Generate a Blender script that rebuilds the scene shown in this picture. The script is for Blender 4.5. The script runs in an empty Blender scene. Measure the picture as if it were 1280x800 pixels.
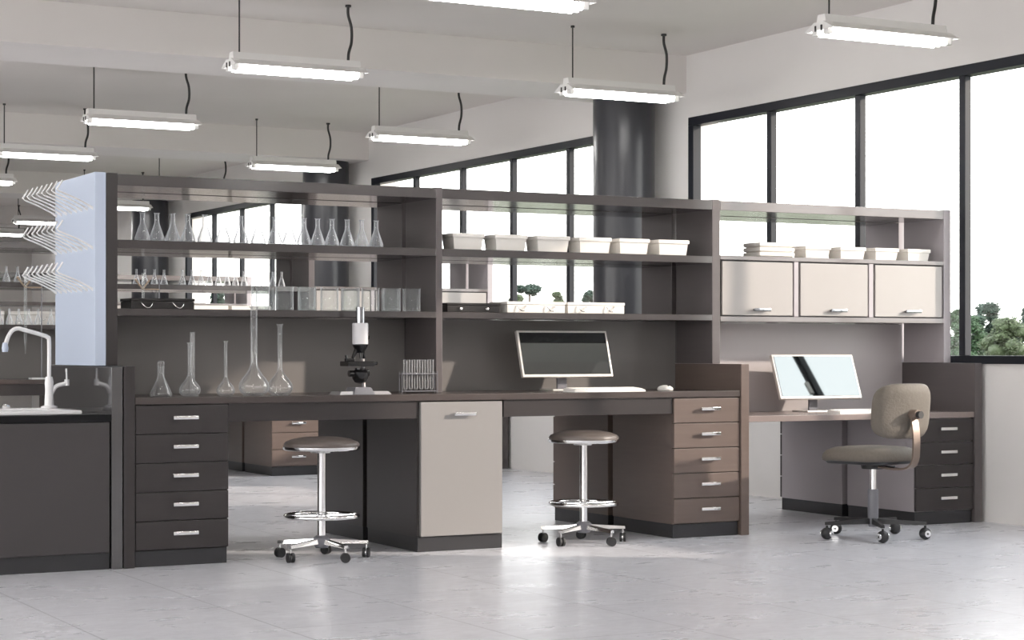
import bpy, bmesh, math, random
from mathutils import Vector, Matrix
random.seed(7)
S = bpy.context.scene
COL = S.collection
PI = math.pi

# ------------------------------------------------------------------ materials
def new_mat(name):
    m = bpy.data.materials.new(name); m.use_nodes = True
    nt = m.node_tree
    return m, nt, nt.nodes['Principled BSDF'], nt.nodes['Material Output']

def pmat(name, col, rough=.5, metal=0., spec=.5, noise=0., nscale=8., stretch=(1,1,1), bump=0., coat=0., rvar=0.):
    m, nt, b, out = new_mat(name)
    b.inputs['Base Color'].default_value = (*col, 1)
    b.inputs['Roughness'].default_value = rough
    b.inputs['Metallic'].default_value = metal
    b.inputs['Specular IOR Level'].default_value = spec
    b.inputs['Coat Weight'].default_value = coat
    b.inputs['Coat Roughness'].default_value = .08
    if noise or bump or rvar:
        tc = nt.nodes.new('ShaderNodeTexCoord'); mp = nt.nodes.new('ShaderNodeMapping')
        mp.inputs['Scale'].default_value = stretch
        n = nt.nodes.new('ShaderNodeTexNoise'); n.inputs['Scale'].default_value = nscale
        n.inputs['Detail'].default_value = 5
        nt.links.new(tc.outputs['Object'], mp.inputs[0]); nt.links.new(mp.outputs[0], n.inputs['Vector'])
        if noise:
            r = nt.nodes.new('ShaderNodeMix'); r.data_type = 'RGBA'
            r.inputs[6].default_value = (*[c*(1-noise) for c in col], 1)
            r.inputs[7].default_value = (*[min(1, c*(1+noise)) for c in col], 1)
            nt.links.new(n.outputs['Fac'], r.inputs[0]); nt.links.new(r.outputs[2], b.inputs['Base Color'])
        if rvar:
            mr = nt.nodes.new('ShaderNodeMapRange')
            mr.inputs['To Min'].default_value = max(0, rough-rvar); mr.inputs['To Max'].default_value = rough+rvar
            nt.links.new(n.outputs['Fac'], mr.inputs['Value']); nt.links.new(mr.outputs[0], b.inputs['Roughness'])
        if bump:
            bp = nt.nodes.new('ShaderNodeBump'); bp.inputs['Strength'].default_value = bump
            bp.inputs['Distance'].default_value = .01
            nt.links.new(n.outputs['Fac'], bp.inputs['Height']); nt.links.new(bp.outputs[0], b.inputs['Normal'])
    return m

def emit(name, col, s):
    m, nt, b, out = new_mat(name)
    b.inputs['Base Color'].default_value = (*col, 1)
    b.inputs['Emission Color'].default_value = (*col, 1)
    b.inputs['Emission Strength'].default_value = s
    return m

def glassmat(name, tint=(1,1,1), edge=.55, base=.05, rough=.03, power=2.2, rim=0.):
    """thin clear glass: transparent face-on, mirror-like towards its edges, with painted white glints where rim is set"""
    m, nt, b, out = new_mat(name)
    nt.nodes.remove(b)
    N = nt.nodes.new
    lw = N('ShaderNodeLayerWeight'); lw.inputs['Blend'].default_value = .5
    pw = N('ShaderNodeMath'); pw.operation = 'POWER'; pw.inputs[1].default_value = power
    ml = N('ShaderNodeMath'); ml.operation = 'MULTIPLY_ADD'
    ml.inputs[1].default_value = edge; ml.inputs[2].default_value = base
    tr = N('ShaderNodeBsdfTransparent'); tr.inputs[0].default_value = (*tint, 1)
    gl = N('ShaderNodeBsdfGlossy'); gl.inputs['Roughness'].default_value = rough
    gl.inputs['Color'].default_value = (1, 1, 1, 1)
    tl = N('ShaderNodeBsdfTranslucent'); tl.inputs['Color'].default_value = (.95, .97, 1, 1)
    df = N('ShaderNodeBsdfDiffuse'); df.inputs['Color'].default_value = (.95, .97, 1, 1)
    m0 = N('ShaderNodeMixShader'); m0.inputs[0].default_value = .5
    m1 = N('ShaderNodeMixShader'); m1.inputs[0].default_value = rim  # rim share whitens the edges in place of bright glints
    mx = N('ShaderNodeMixShader')
    L = nt.links.new
    L(lw.outputs['Facing'], pw.inputs[0]); L(pw.outputs[0], ml.inputs[0]); L(ml.outputs[0], mx.inputs[0])
    L(tl.outputs[0], m0.inputs[1]); L(df.outputs[0], m0.inputs[2])
    L(gl.outputs[0], m1.inputs[1]); L(m0.outputs[0], m1.inputs[2])
    L(tr.outputs[0], mx.inputs[1]); L((m1 if rim else gl).outputs[0], mx.inputs[2]); L(mx.outputs[0], out.inputs['Surface'])
    return m

def floor_mat():
    m, nt, b, out = new_mat('polished_concrete_tiles')
    L = nt.links.new
    tc = nt.nodes.new('ShaderNodeTexCoord')
    mp = nt.nodes.new('ShaderNodeMapping'); mp.inputs['Scale'].default_value = (1.0, 2.0, 1)
    n1 = nt.nodes.new('ShaderNodeTexNoise'); n1.inputs['Scale'].default_value = 2.2; n1.inputs['Detail'].default_value = 8; n1.inputs['Roughness'].default_value = .68
    n2 = nt.nodes.new('ShaderNodeTexNoise'); n2.inputs['Scale'].default_value = 14; n2.inputs['Detail'].default_value = 6
    L(tc.outputs['Object'], mp.inputs[0]); L(mp.outputs[0], n1.inputs['Vector']); L(mp.outputs[0], n2.inputs['Vector'])
    r = nt.nodes.new('ShaderNodeValToRGB')
    r.color_ramp.elements[0].position = .30; r.color_ramp.elements[0].color = (.66, .665, .71, 1)
    r.color_ramp.elements[1].position = .72; r.color_ramp.elements[1].color = (.80, .81, .86, 1)
    L(n1.outputs['Fac'], r.inputs[0])
    r2 = nt.nodes.new('ShaderNodeValToRGB')
    r2.color_ramp.elements[0].position = .3; r2.color_ramp.elements[0].color = (.86, .86, .86, 1)
    r2.color_ramp.elements[1].position = .65; r2.color_ramp.elements[1].color = (1, 1, 1, 1)
    L(n2.outputs['Fac'], r2.inputs[0])
    mu = nt.nodes.new('ShaderNodeMix'); mu.data_type = 'RGBA'; mu.blend_type = 'MULTIPLY'; mu.inputs[0].default_value = 1
    L(r.outputs[0], mu.inputs[6]); L(r2.outputs[0], mu.inputs[7])
    # joints
    br = nt.nodes.new('ShaderNodeTexBrick'); br.offset = .5; br.inputs['Scale'].default_value = 1
    br.inputs['Brick Width'].default_value = 1.6; br.inputs['Row Height'].default_value = .74
    br.inputs['Mortar Size'].default_value = .005; br.inputs['Mortar Smooth'].default_value = .1
    br.inputs['Color1'].default_value = (1, 1, 1, 1); br.inputs['Color2'].default_value = (.96, .96, .965, 1); br.inputs['Mortar'].default_value = (.60, .60, .61, 1)
    mp2 = nt.nodes.new('ShaderNodeMapping'); mp2.inputs['Rotation'].default_value = (0, 0, PI/2)
    mp2.inputs['Location'].default_value = (.3, .0, 0)
    L(tc.outputs['Object'], mp2.inputs[0]); L(mp2.outputs[0], br.inputs['Vector'])
    m2 = nt.nodes.new('ShaderNodeMix'); m2.data_type = 'RGBA'; m2.blend_type = 'MULTIPLY'; m2.inputs[0].default_value = 1
    L(mu.outputs[2], m2.inputs[6]); L(br.outputs['Color'], m2.inputs[7]); L(m2.outputs[2], b.inputs['Base Color'])
    mr = nt.nodes.new('ShaderNodeMapRange'); mr.inputs['To Min'].default_value = .38; mr.inputs['To Max'].default_value = .20
    L(n1.outputs['Fac'], mr.inputs['Value']); L(mr.outputs[0], b.inputs['Roughness'])
    bp = nt.nodes.new('ShaderNodeBump'); bp.inputs['Strength'].default_value = .06; bp.inputs['Distance'].default_value = .01
    L(n2.outputs['Fac'], bp.inputs['Height']); L(bp.outputs[0], b.inputs['Normal'])
    b.inputs['Specular IOR Level'].default_value = .6
    return m

M = dict(
    floor=floor_mat(),
    ceiling=pmat('painted_ceiling', (.76, .725, .695), .8, noise=.04, nscale=1.2),
    beam=pmat('painted_beam', (.80, .77, .75), .75, noise=.04, nscale=1.5),
    wall=pmat('painted_wall', (.80, .78, .765), .75, noise=.03, nscale=1.2),
    darkwall=pmat('grey_end_wall', (.44, .42, .405), .75, noise=.03, nscale=1.2),
    frame=pmat('dark_window_frame', (.012, .014, .020), .45, spec=.3),
    column=pmat('dark_column_paint', (.036, .037, .044), .28, spec=.45),
    wood=pmat('taupe_laminate', (.036, .031, .031), .3, noise=.10, nscale=3, stretch=(1, 1, 14), spec=.45),
    brown=pmat('sunlit_taupe_laminate', (.135, .102, .088), .3, noise=.12, nscale=3, stretch=(1, 1, 14), spec=.45),  # warm sunlight painted into a copy of the taupe laminate
    back=pmat('taupe_back_panel', (.19, .178, .172), .35, noise=.05, nscale=3, spec=.4),
    toplit=pmat('lit_taupe_worktop', (.24, .195, .182), .25, noise=.08, nscale=3, stretch=(1, 12, 1), spec=.6),  # worktop taupe with the brighter window-side light mixed into its colour
    woodlit=pmat('lit_taupe_laminate', (.105, .092, .093), .3, noise=.08, nscale=3, stretch=(1, 1, 14), spec=.45),  # lighter copy of the taupe laminate, window-side light painted in
    panel_lit=pmat('lit_taupe_back_panel', (.50, .465, .47), .35, noise=.03, nscale=3, spec=.4),  # same back panel, colour lightened for the light falling there
    woodsheen=pmat('taupe_laminate_painted_sheen', (.38, .35, .365), .3, noise=.04, nscale=3, spec=.45),  # pale tone paints a glossy reflection onto the taupe laminate
    top=pmat('taupe_worktop', (.060, .047, .044), .25, noise=.10, nscale=3, stretch=(1, 12, 1), spec=.6),
    shelf=pmat('glossy_taupe_shelf', (.050, .043, .043), .13, spec=.8, noise=.06, nscale=3),
    shelflit=pmat('glossy_taupe_shelf_lit', (.16, .142, .140), .15, spec=.8, noise=.06, nscale=3),  # shelf colour lightened to stand in for reflected window light
    plinth=pmat('charcoal_plinth', (.028, .028, .031), .35),
    gap=pmat('black_recess', (.012, .012, .013), .6),
    greydoor=pmat('light_grey_door', (.26, .25, .245), .3, noise=.03, nscale=2),
    cream=pmat('cream_cupboard_door', (.35, .328, .315), .35, noise=.02, nscale=2),
    sinkface=pmat('grey_sink_front', (.050, .045, .046), .3, noise=.04, nscale=2),
    black=pmat('black_countertop', (.005, .005, .006), .4, spec=.2),
    mirror=pmat('polished_dark_panel', (.06, .058, .06), .06, spec=.9, coat=.6),
    steel=pmat('brushed_steel', (.80, .80, .80), .22, metal=1),
    chrome=pmat('chrome', (.9, .9, .9), .08, metal=1),
    ceramic=pmat('white_ceramic', (.82, .82, .83), .15, spec=.6),
    whitemetal=pmat('white_enamel', (.86, .85, .84), .35),
    bluewhite=pmat('pale_blue_board', (.52, .59, .72), .35, noise=.02, nscale=2),
    boxwhite=pmat('off_white_box', (.80, .77, .73), .5, noise=.03, nscale=5),
    boxblack=pmat('black_case', (.015, .013, .013), .35),
    rubber=pmat('black_rubber', (.02, .02, .022), .45),
    vinyl=pmat('brown_vinyl', (.12, .10, .09), .38, noise=.08, nscale=30, bump=.08),
    fabric=pmat('grey_taupe_fabric', (.135, .118, .098), .7, noise=.15, nscale=60, bump=.2),
    chairbar=pmat('brown_painted_steel', (.22, .17, .14), .35, metal=.4),
    screen=pmat('dark_glass_screen', (.20, .21, .205), .03, metal=1),
    alu=pmat('pale_aluminium', (.82, .78, .74), .3, metal=.3),
    keys=pmat('white_keys', (.85, .83, .80), .5),
    slate=pmat('slate_grey_base', (.16, .16, .18), .35),
    blackgloss=pmat('black_lacquer', (.006, .006, .007), .2, spec=.5),
    whitelac=pmat('white_lacquer', (.62, .61, .63), .3),
    greylac=pmat('grey_lacquer', (.26, .25, .26), .25),
    darkchrome=pmat('dark_chrome', (.30, .31, .33), .15, metal=1),
    glass=glassmat('thin_lab_glass', (.99, .993, .993), edge=1., base=.05, power=2.2, rim=.42),
    flaskglass=glassmat('thin_flask_glass', (.98, .985, .99), edge=1., base=.06, power=1.25, rim=.85),
    beaker=glassmat('beaker_glass', (.98, .99, .988), edge=1., base=.05, power=2.6, rim=.6),
    pane=glassmat('window_pane', (.97, .98, .98), edge=.5, base=.03, rough=.0, power=4),
    tube=emit('lit_fluorescent_tube', (1, .985, .96), 24.),
    cord=pmat('black_cord', (.03, .03, .03), .5),
    brass=pmat('brown_clamp', (.35, .27, .2), .4, metal=.5),
    leaf=pmat('tree_leaves', (.026, .062, .022), .7, noise=.5, nscale=2.2),
    leaf2=pmat('dark_tree_leaves', (.018, .040, .026), .7, noise=.5, nscale=1.6),
    leaf3=pmat('olive_tree_leaves', (.048, .070, .028), .7, noise=.5, nscale=1.6),
    bark=pmat('tree_bark', (.09, .06, .045), .8, noise=.3, nscale=6),
    grass=pmat('lawn', (.075, .085, .05), .9, noise=.35, nscale=.5),
)

# ------------------------------------------------------------------ mesh helpers
class MB:
    def __init__(s): s.bm = bmesh.new()
    def box(s, x0, x1, y0, y1, z0, z1, bev=0.):
        b = bmesh.new()
        r = bmesh.ops.create_cube(b, size=1)
        for v in b.verts:
            v.co = Vector(((x0+x1)/2 + v.co.x*(x1-x0), (y0+y1)/2 + v.co.y*(y1-y0), (z0+z1)/2 + v.co.z*(z1-z0)))
        if bev > 0:
            bev = min(bev, .45*min(abs(x1-x0), abs(y1-y0), abs(z1-z0)))
            bmesh.ops.bevel(b, geom=b.edges[:], offset=bev, segments=2, profile=.6, affect='EDGES')
        s.merge(b); return s
    def merge(s, b, mat=None):
        me = bpy.data.meshes.new('tmp')
        if mat is not None: bmesh.ops.transform(b, matrix=mat, verts=b.verts)
        b.to_mesh(me); b.free(); s.bm.from_mesh(me); bpy.data.meshes.remove(me)
    def hull(s, bottom, top):
        """prism between two equal-length point loops"""
        vb = [s.bm.verts.new(p) for p in bottom]; vt = [s.bm.verts.new(p) for p in top]
        n = len(vb)
        s.bm.faces.new(vb[::-1]); s.bm.faces.new(vt)
        for i in range(n): s.bm.faces.new((vb[i], vb[(i+1) % n], vt[(i+1) % n], vt[i]))
        return s
    def lathe(s, prof, c=(0, 0, 0), n=24, closed=False, mat=None):
        c = Vector(c); rings = []
        T = (lambda v: mat @ v) if mat is not None else (lambda v: v)
        for r, z in prof:
            if r < 1e-6: rings.append([s.bm.verts.new(T(c+Vector((0, 0, z))))])
            else: rings.append([s.bm.verts.new(T(c+Vector((r*math.cos(2*PI*i/n), r*math.sin(2*PI*i/n), z)))) for i in range(n)])
        prs = list(zip(rings, rings[1:]))
        if closed: prs.append((rings[-1], rings[0]))
        for a, b in prs:
            for i in range(n):
                j = (i+1) % n
                if len(a) == 1 and len(b) == 1: continue
                if len(a) == 1: f = (a[0], b[j], b[i])
                elif len(b) == 1: f = (a[i], a[j], b[0])
                else: f = (a[i], a[j], b[j], b[i])
                s.bm.faces.new(f)
        return s
    def cyl(s, p0, p1, r, n=16, r1=None):
        return s.tube([p0, p1], r, n, r1)
    def tube(s, pts, r, n=10, r1=None, closed=False):
        P = [Vector(p) for p in pts]; rings = []
        m = len(P); up = None
        for i, p in enumerate(P):
            if closed: t = (P[(i+1) % m]-P[i-1]).normalized()
            elif i == 0: t = (P[1]-P[0]).normalized()
            elif i == m-1: t = (P[-1]-P[-2]).normalized()
            else: t = ((P[i+1]-p).normalized()+(p-P[i-1]).normalized()).normalized()
            if up is None:
                up = Vector((0, 0, 1)) if abs(t.z) < .9 else Vector((1, 0, 0))
            up = (up - t*up.dot(t)).normalized(); sd = t.cross(up)
            rr = r if r1 is None else r+(r1-r)*i/(m-1)
            rings.append([s.bm.verts.new(p+(up*math.cos(2*PI*k/n)+sd*math.sin(2*PI*k/n))*rr) for k in range(n)])
        prs = list(zip(rings, rings[1:]))
        if closed: prs.append((rings[-1], rings[0]))
        for a, b in prs:
            for k in range(n): s.bm.faces.new((a[k], a[(k+1) % n], b[(k+1) % n], b[k]))
        if not closed: s.bm.faces.new(rings[0][::-1]); s.bm.faces.new(rings[-1])
        return s
    def build(s, name, mat, parent=None, smooth=None, sub=0):
        """link as one object; coordinates given in world space, stored relative to the parent"""
        if parent is not None:
            off = base_of(parent); bmesh.ops.translate(s.bm, vec=-off, verts=s.bm.verts)
        bmesh.ops.recalc_face_normals(s.bm, faces=s.bm.faces)
        me = bpy.data.meshes.new(name); s.bm.to_mesh(me); s.bm.free()
        me.materials.append(M[mat])
        if smooth is not None:
            for p in me.polygons: p.use_smooth = True
            me.set_sharp_from_angle(angle=math.radians(smooth))
        o = bpy.data.objects.new(name, me); COL.objects.link(o)
        if parent is not None: o.parent = parent
        if sub:
            md = o.modifiers.new('sub', 'SUBSURF'); md.levels = sub; md.render_levels = sub
        return o

def base_of(o):
    v = Vector((0, 0, 0))
    while o is not None: v += o.location; o = o.parent
    return v

def smooth_path(pts, k=8):
    """Catmull-Rom through the points"""
    P = [Vector(p) for p in pts]; P = [P[0]*2-P[1]]+P+[P[-1]*2-P[-2]]; out = []
    for i in range(1, len(P)-2):
        for j in range(k):
            t = j/k
            out.append(.5*((2*P[i])+(P[i+1]-P[i-1])*t+(2*P[i-1]-5*P[i]+4*P[i+1]-P[i+2])*t*t+(3*P[i]-P[i-1]-3*P[i+1]+P[i+2])*t**3))
    out.append(P[-2]); return out

def thing(name, label, cat, loc=(0, 0, 0), group=None):
    o = bpy.data.objects.new(name, None); COL.objects.link(o)
    o.empty_display_size = .1; o.location = loc; o['label'] = label; o['category'] = cat
    if group: o['group'] = group
    return o
def tag(o, label, cat, group=None):
    o['label'] = label; o['category'] = cat
    if group: o['group'] = group
    return o
def struct(o): o['kind'] = 'structure'; return o
def dup(o, loc=None, label=None, group=None, rotz=None):
    def rec(a, parent):
        c = a.copy(); COL.objects.link(c); c.parent = parent
        for ch in [x for x in list(COL.objects) if x.parent == a]: rec(ch, c)
        return c
    c = rec(o, None)
    if loc is not None: c.location = loc
    if label: c['label'] = label
    if group: c['group'] = group
    if rotz is not None: c.rotation_euler = (0, 0, rotz)
    return c
ORD = ['first', 'second', 'third', 'fourth', 'fifth', 'sixth', 'seventh', 'eighth', 'ninth', 'tenth', 'eleventh', 'twelfth',
       'thirteenth', 'fourteenth', 'fifteenth', 'sixteenth', 'seventeenth', 'eighteenth', 'nineteenth', 'twentieth', 'twenty-first', 'twenty-second']
def ordl(i, n): return 'leftmost' if i == 0 else ('rightmost' if i == n-1 else ORD[i]+' from the left')

# ------------------------------------------------------------------ room shell
XW = 8.97; ZC = 3.615; XL = -4.5; YB = -4.; YE = 35.
SILL, HEAD = 1.06, 3.09
struct(MB().box(XL, XW, YB, YE, -.12, 0).build('floor', 'floor'))
struct(MB().box(XL-.2, XW+.3, YB-.2, YE+.2, ZC, ZC+.2).build('ceiling', 'ceiling'))
BAYS = [(6.85, 13.545, [7.95, 9.07, 10.19, 11.32, 12.42]), (14.47, 19.99, [15.57, 16.68, 17.77, 18.88]), (20.95, 26.42, [22.06, 23.13, 24.22, 25.3])]
w = MB(); TW = .28
y = YB
for a, b, _ in BAYS:
    w.box(XW, XW+TW, y, a, 0, ZC)
    w.box(XW, XW+TW, a, b, 0, SILL); w.box(XW, XW+TW, a, b, HEAD, ZC); y = b
w.box(XW, XW+TW, y, YE, 0, ZC)
struct(w.build('wall_right', 'wall'))
lw_ = MB(); lw_.box(XL-.2, XL, YB, YE, 0, .9); lw_.box(XL-.2, XL, YB, YE, 3.1, ZC)  # unseen wall; its window openings are added to brighten the room
for k in range(5): lw_.box(XL-.2, XL, YB+k*5.3, YB+k*5.3+.6, .9, 3.1)
lw_.box(XL-.2, XL, YB+21.8, YE, .9, 3.1)
struct(lw_.build('wall_left', 'wall'))
struct(MB().box(XL, XW, YE, YE+.2, 0, ZC).build('wall_back', 'darkwall'))
struct(MB().box(XL, XW, YB-.2, YB, 0, ZC).build('wall_front', 'wall'))
for i, (a, b, ms) in enumerate(BAYS):
    e = thing('window_%d' % (i+1), '', '', (XW, (a+b)/2, SILL)); del e['label']; del e['category']; struct(e)
    t = .055
    f = MB()
    f.box(XW-.02, XW+.09, a, b, SILL, SILL+t, .004); f.box(XW-.02, XW+.09, a, b, HEAD-.07, HEAD, .004)
    f.box(XW-.02, XW+.06, a, a+.075, SILL+t, HEAD-.07, .004); f.box(XW-.02, XW+.06, b-.075, b, SILL+t, HEAD-.07, .004)
    for m_ in ms: f.box(XW-.01, XW+.045, m_-.03, m_+.03, SILL+t, HEAD-.07, .004)
    f.build('window_frame', 'frame', e)
    ys = [a+.05]+ms+[b-.05]
    for p, q in zip(ys, ys[1:]):
        MB().box(XW+.03, XW+.036, p, q, SILL+.03, HEAD-.03).build('pane', 'pane', e)
    h = MB(); hy = ms[1]+.05
    h.box(XW-.05, XW-.02, hy-.06, hy-.035, 2.02, 2.14, .004)
    h.build('window_handle', 'whitemetal', e, 40)
# beams
for i in range(-1, 4):
    y0 = 13.6+6.5*i
    struct(MB().box(XL, XW, y0, y0+.9, 3.305, ZC).build('trim_%d' % (i+2), 'beam'))
# columns
for i in range(3):
    yc = 14.06+6.5*i
    c = thing('round_column', ['dark round column nearest the camera, beside the large window', 'dark round column in the middle, under the second ceiling beam',
              'dark round column furthest away, seen above the glass flasks'][i], 'column', (8.64, yc, 0), 'round columns along the window wall')
    MB().lathe([(0, 0), (.262, 0), (.262, 3.305), (0, 3.305)], (8.64, yc, 0), 48).build('shaft', 'column', c, 40)
    MB().lathe([(.263, 0), (.275, 0), (.275, .08), (.263, .085)], (8.64, yc, 0), 48, closed=True).build('base_ring', 'plinth', c, 40)

# ------------------------------------------------------------------ pendant lamps
def lamp(x, y):
    """origin at the fixture's top centre, z 3.21"""
    zt = 3.215; L = .5
    t = thing('fluorescent_lamp', 'x', 'lamp', (x, y, zt), 'twin-tube fluorescent lamps hung from the ceiling')
    h = MB(); h.hull([(x-L+.02, y-.05, zt-.055), (x+L-.02, y-.05, zt-.055), (x+L-.02, y+.05, zt-.055), (x-L+.02, y+.05, zt-.055)],
                     [(x-L+.02, y-.035, zt), (x+L-.02, y-.035, zt), (x+L-.02, y+.035, zt), (x-L+.02, y+.035, zt)])
    h.build('housing', 'whitemetal', t)
    r = MB()
    for s in (-1, 1):
        a = [(x-L, y+s*.045, zt-.05), (x+L, y+s*.045, zt-.05), (x+L, y+s*.14, zt-.098), (x-L, y+s*.14, zt-.098)]
        b_ = [(p[0], p[1], p[2]+.004) for p in a]
        r.hull(a, b_)
    for s in (-1, 1):   # end plates
        xx = x+s*(L-.004)
        r.hull([(xx-.003, y-.14, zt-.098), (xx+.003, y-.14, zt-.098), (xx+.003, y-.047, zt-.05), (xx-.003, y-.047, zt-.05)],
               [(xx-.003, y+.14, zt-.098), (xx+.003, y+.14, zt-.098), (xx+.003, y+.047, zt-.05), (xx-.003, y+.047, zt-.05)])
    r.build('reflector', 'whitemetal', t)
    for s in (-1, 1):
        MB().cyl((x-L+.05, y+s*.055, zt-.108), (x+L-.05, y+s*.055, zt-.108), .023, 12).build('tube', 'tube', t, 40)
    for s in (-1, 1):
        for q in (-1, 1): MB().box(x+s*(L-.03)-.02, x+s*(L-.03)+.02, y+q*.055-.024, y+q*.055+.024, zt-.128, zt-.055, .006).build('lamp_holder', 'whitemetal', t, 40)
        k = MB()
        for q in (-1, 1): k.box(x+s*(L+.001)-.004, x+s*(L+.001)+.004, y+q*.03-.006, y+q*.03+.006, zt-.105, zt-.07)
        k.build('end_slot', 'cord', t)
    MB().cyl((x-.42, y, zt), (x-.42, y, ZC), .006, 6).cyl((x-.42, y, ZC-.015), (x-.42, y, ZC), .015, 10).build('suspension_cord', 'cord', t)
    pts = smooth_path([(x+.40, y, zt), (x+.405, y, zt+.06), (x+.43, y+.01, zt+.14), (x+.425, y, zt+.24), (x+.40, y, zt+.33), (x+.40, y, ZC)])
    MB().tube(pts, .011, 8).cyl((x+.40, y, ZC-.015), (x+.40, y, ZC), .022, 10).build('power_cord', 'cord', t, 60)
    return t
LX = [7.80, 5.13, 2.46]; LY = [9.6, 12.75, 16.3, 19.45, 22.75, 26.0, 29.6, 32.85]
rown = ['first', 'second', 'third', 'fourth', 'fifth', 'sixth', 'seventh', 'eighth']
coln = ['row along the windows', 'middle row', 'row cut off by the frame']
L0 = lamp(LX[0], LY[0]); first = True
for ci, x in enumerate(LX):
    for ri, y in enumerate(LY):
        if ci == 2 and ri not in (1, 2): continue
        lb = 'white pendant lamp, %s from the front in the %s' % (rown[ri], coln[ci])
        if ci == 0 and ri == 0: L0['label'] = lb
        else: dup(L0, (x, y, 3.215), lb)
for x in LX:  # extra lamps added out of view to brighten the room
    for y in (6.3, 3.0, -.3):
        dup(L0, (x, y, 3.215), 'unseen twin-tube pendant lamp added out of view to brighten the room', None)
for y in (3.0, 9.6): dup(L0, (-.21, y, 3.215), 'unseen twin-tube pendant lamp added out of view to brighten the room', None)  # two more unseen lamps added for brightness

# ------------------------------------------------------------------ bench parts
YF = 9.97
def handle(x, y, z, parent, w=.14, hm='chrome'):
    h = MB(); hw = w/2
    h.box(x-hw, x+hw, y-.034, y-.024, z-.010, z+.010, .003)
    for s in (-1, 1): h.box(x+s*(hw-.014)-.006, x+s*(hw-.014)+.006, y-.026, y+.002, z-.006, z+.006, .002)
    return h.build('handle', hm, parent, 40)

def drawer_unit(x0, x1, y0, top, n, label, group, wm='wood', cm=None):
    xc = (x0+x1)/2
    t = thing('drawer_cabinet', label, 'cabinet', (xc, y0+.36, 0), group)
    b = MB(); b.box(x0, x1, y0+.022, y0+.72, .085, top, .002)
    b.build('carcass', cm or wm, t)
    MB().box(x0+.004, x1-.004, y0+.018, y0+.715, 0, .085, .002).build('plinth', 'plinth', t)
    z0, z1 = .088, top-.002; hh = (z1-z0)/n
    for i in range(n):
        a = z0+i*hh
        zc = a+hh/2
        d = MB().box(x0+.001, x1-.001, y0, y0+.022, a+.0025, a+hh-.0025, .003)
        o = bpy.data.objects  # noqa
        dr = d.build('drawer', wm, t)
        handle(xc+.01, y0, zc+.01, dr)
    return t

def rot_back(t, yc):
    """copy a front unit, turned to the other side of the double bench"""
    return t

def flask_mesh(R=.043, h=.158):
    """thin conical flask profile (outer then inner wall)"""
    rn = R*.30; o = [(0, 0), (R*.9, 0), (R, .008), (R*.97, .02), (rn*1.1, h*.62), (rn, h*.68), (rn, h-.006), (rn*1.35, h), (rn*1.3, h-.001)]
    i = [(rn*.8, h-.004), (rn*.8, h*.69), (R*.9, .022), (R*.86, .006), (0, .005)]
    return o+i

GL = {}
def glass_obj(kind, prof, cat, name, n=20):
    def make(x, y, z, label, group=None):
        if kind in GL:
            o = GL[kind].copy(); COL.objects.link(o); o.location = (x, y, z)
            for k in ('group',):
                if k in o: del o[k]
        else:
            o = MB().lathe(prof, (0, 0, 0), n).build(name, 'beaker' if kind.startswith('beaker') else 'flaskglass', None, 50)
            o.location = (x, y, z); GL[kind] = o
        tag(o, label, cat, group); return o
    return make
mk_flask = glass_obj('flask', flask_mesh(), 'flask', 'conical_flask')
def beaker_prof(R, h): return [(0, 0), (R*.94, 0), (R, .006), (R, h-.004), (R*1.06, h), (R*1.03, h), (R*.95, h-.006), (R*.95, .008), (R*.88, .005), (0, .005)]
mk_beaker = glass_obj('beaker', beaker_prof(.052, .135), 'beaker', 'glass_beaker', 28)
mk_smallflask = glass_obj('smallflask', flask_mesh(.033, .14), 'flask', 'conical_flask')

def worktop(x0, x1, yf, z, lab, apron):
    t = thing('worktop', lab, 'worktop', ((x0+x1)/2, yf+.75, z-.04))
    MB().box(x0+.002, x1-.002, yf-.006, yf+1.506, z-.038, z, .003).build('slab', 'top' if z > .8 else 'toplit', t)
    for a, b in apron:
        for yy in (yf+.012, yf+1.468):
            MB().box(a, b, yy, yy+.02, .763, z-.038).build('apron', 'wood', t)
    return t

def rack(x0, x1, ups, yf, label, depth=.41, shelves=(1.34, 1.705), rear=False, foot=()):
    """open shelving: uprights, shelves and top; front face at yf"""
    t = thing('shelving_unit', label, 'shelving', ((x0+x1)/2, yf+depth/2, 1.065))
    y0, y1 = yf, yf+depth
    for (a, b, zb) in ups:
        MB().box(a, b, y0, y1, zb, 2.11, .003).build('upright', 'wood' if a < 4 else 'woodlit', t)
    xs = [u for u in ups]
    for (a, b) in zip(xs, xs[1:]):
        p, q = a[1], b[0]
        MB().box(p, q, y0, y1, 2.045, 2.105, .002).build('top_board', 'shelf', t)
        for z in shelves:
            th = .037 if z < 1.5 else .045
            MB().box(p, q, y0, y1, z, z+th, .002).build('shelf', 'shelf', t)
    return t

def lidded_box(x0, x1, y0, d, z, h, label, cat='box', group=None):
    t = thing('lidded_box', label, cat, ((x0+x1)/2, y0+d/2, z), group)
    i = .008
    MB().hull([(x0+2*i, y0+2*i, z), (x1-2*i, y0+2*i, z), (x1-2*i, y0+d-2*i, z), (x0+2*i, y0+d-2*i, z)],
              [(x0+i, y0+i, z+h-.025), (x1-i, y0+i, z+h-.025), (x1-i, y0+d-i, z+h-.025), (x0+i, y0+d-i, z+h-.025)]).build('body', 'boxwhite', t)
    MB().box(x0, x1, y0, y0+d, z+h-.025, z+h, .006).build('lid', 'boxwhite', t, 40)
    return t

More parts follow.
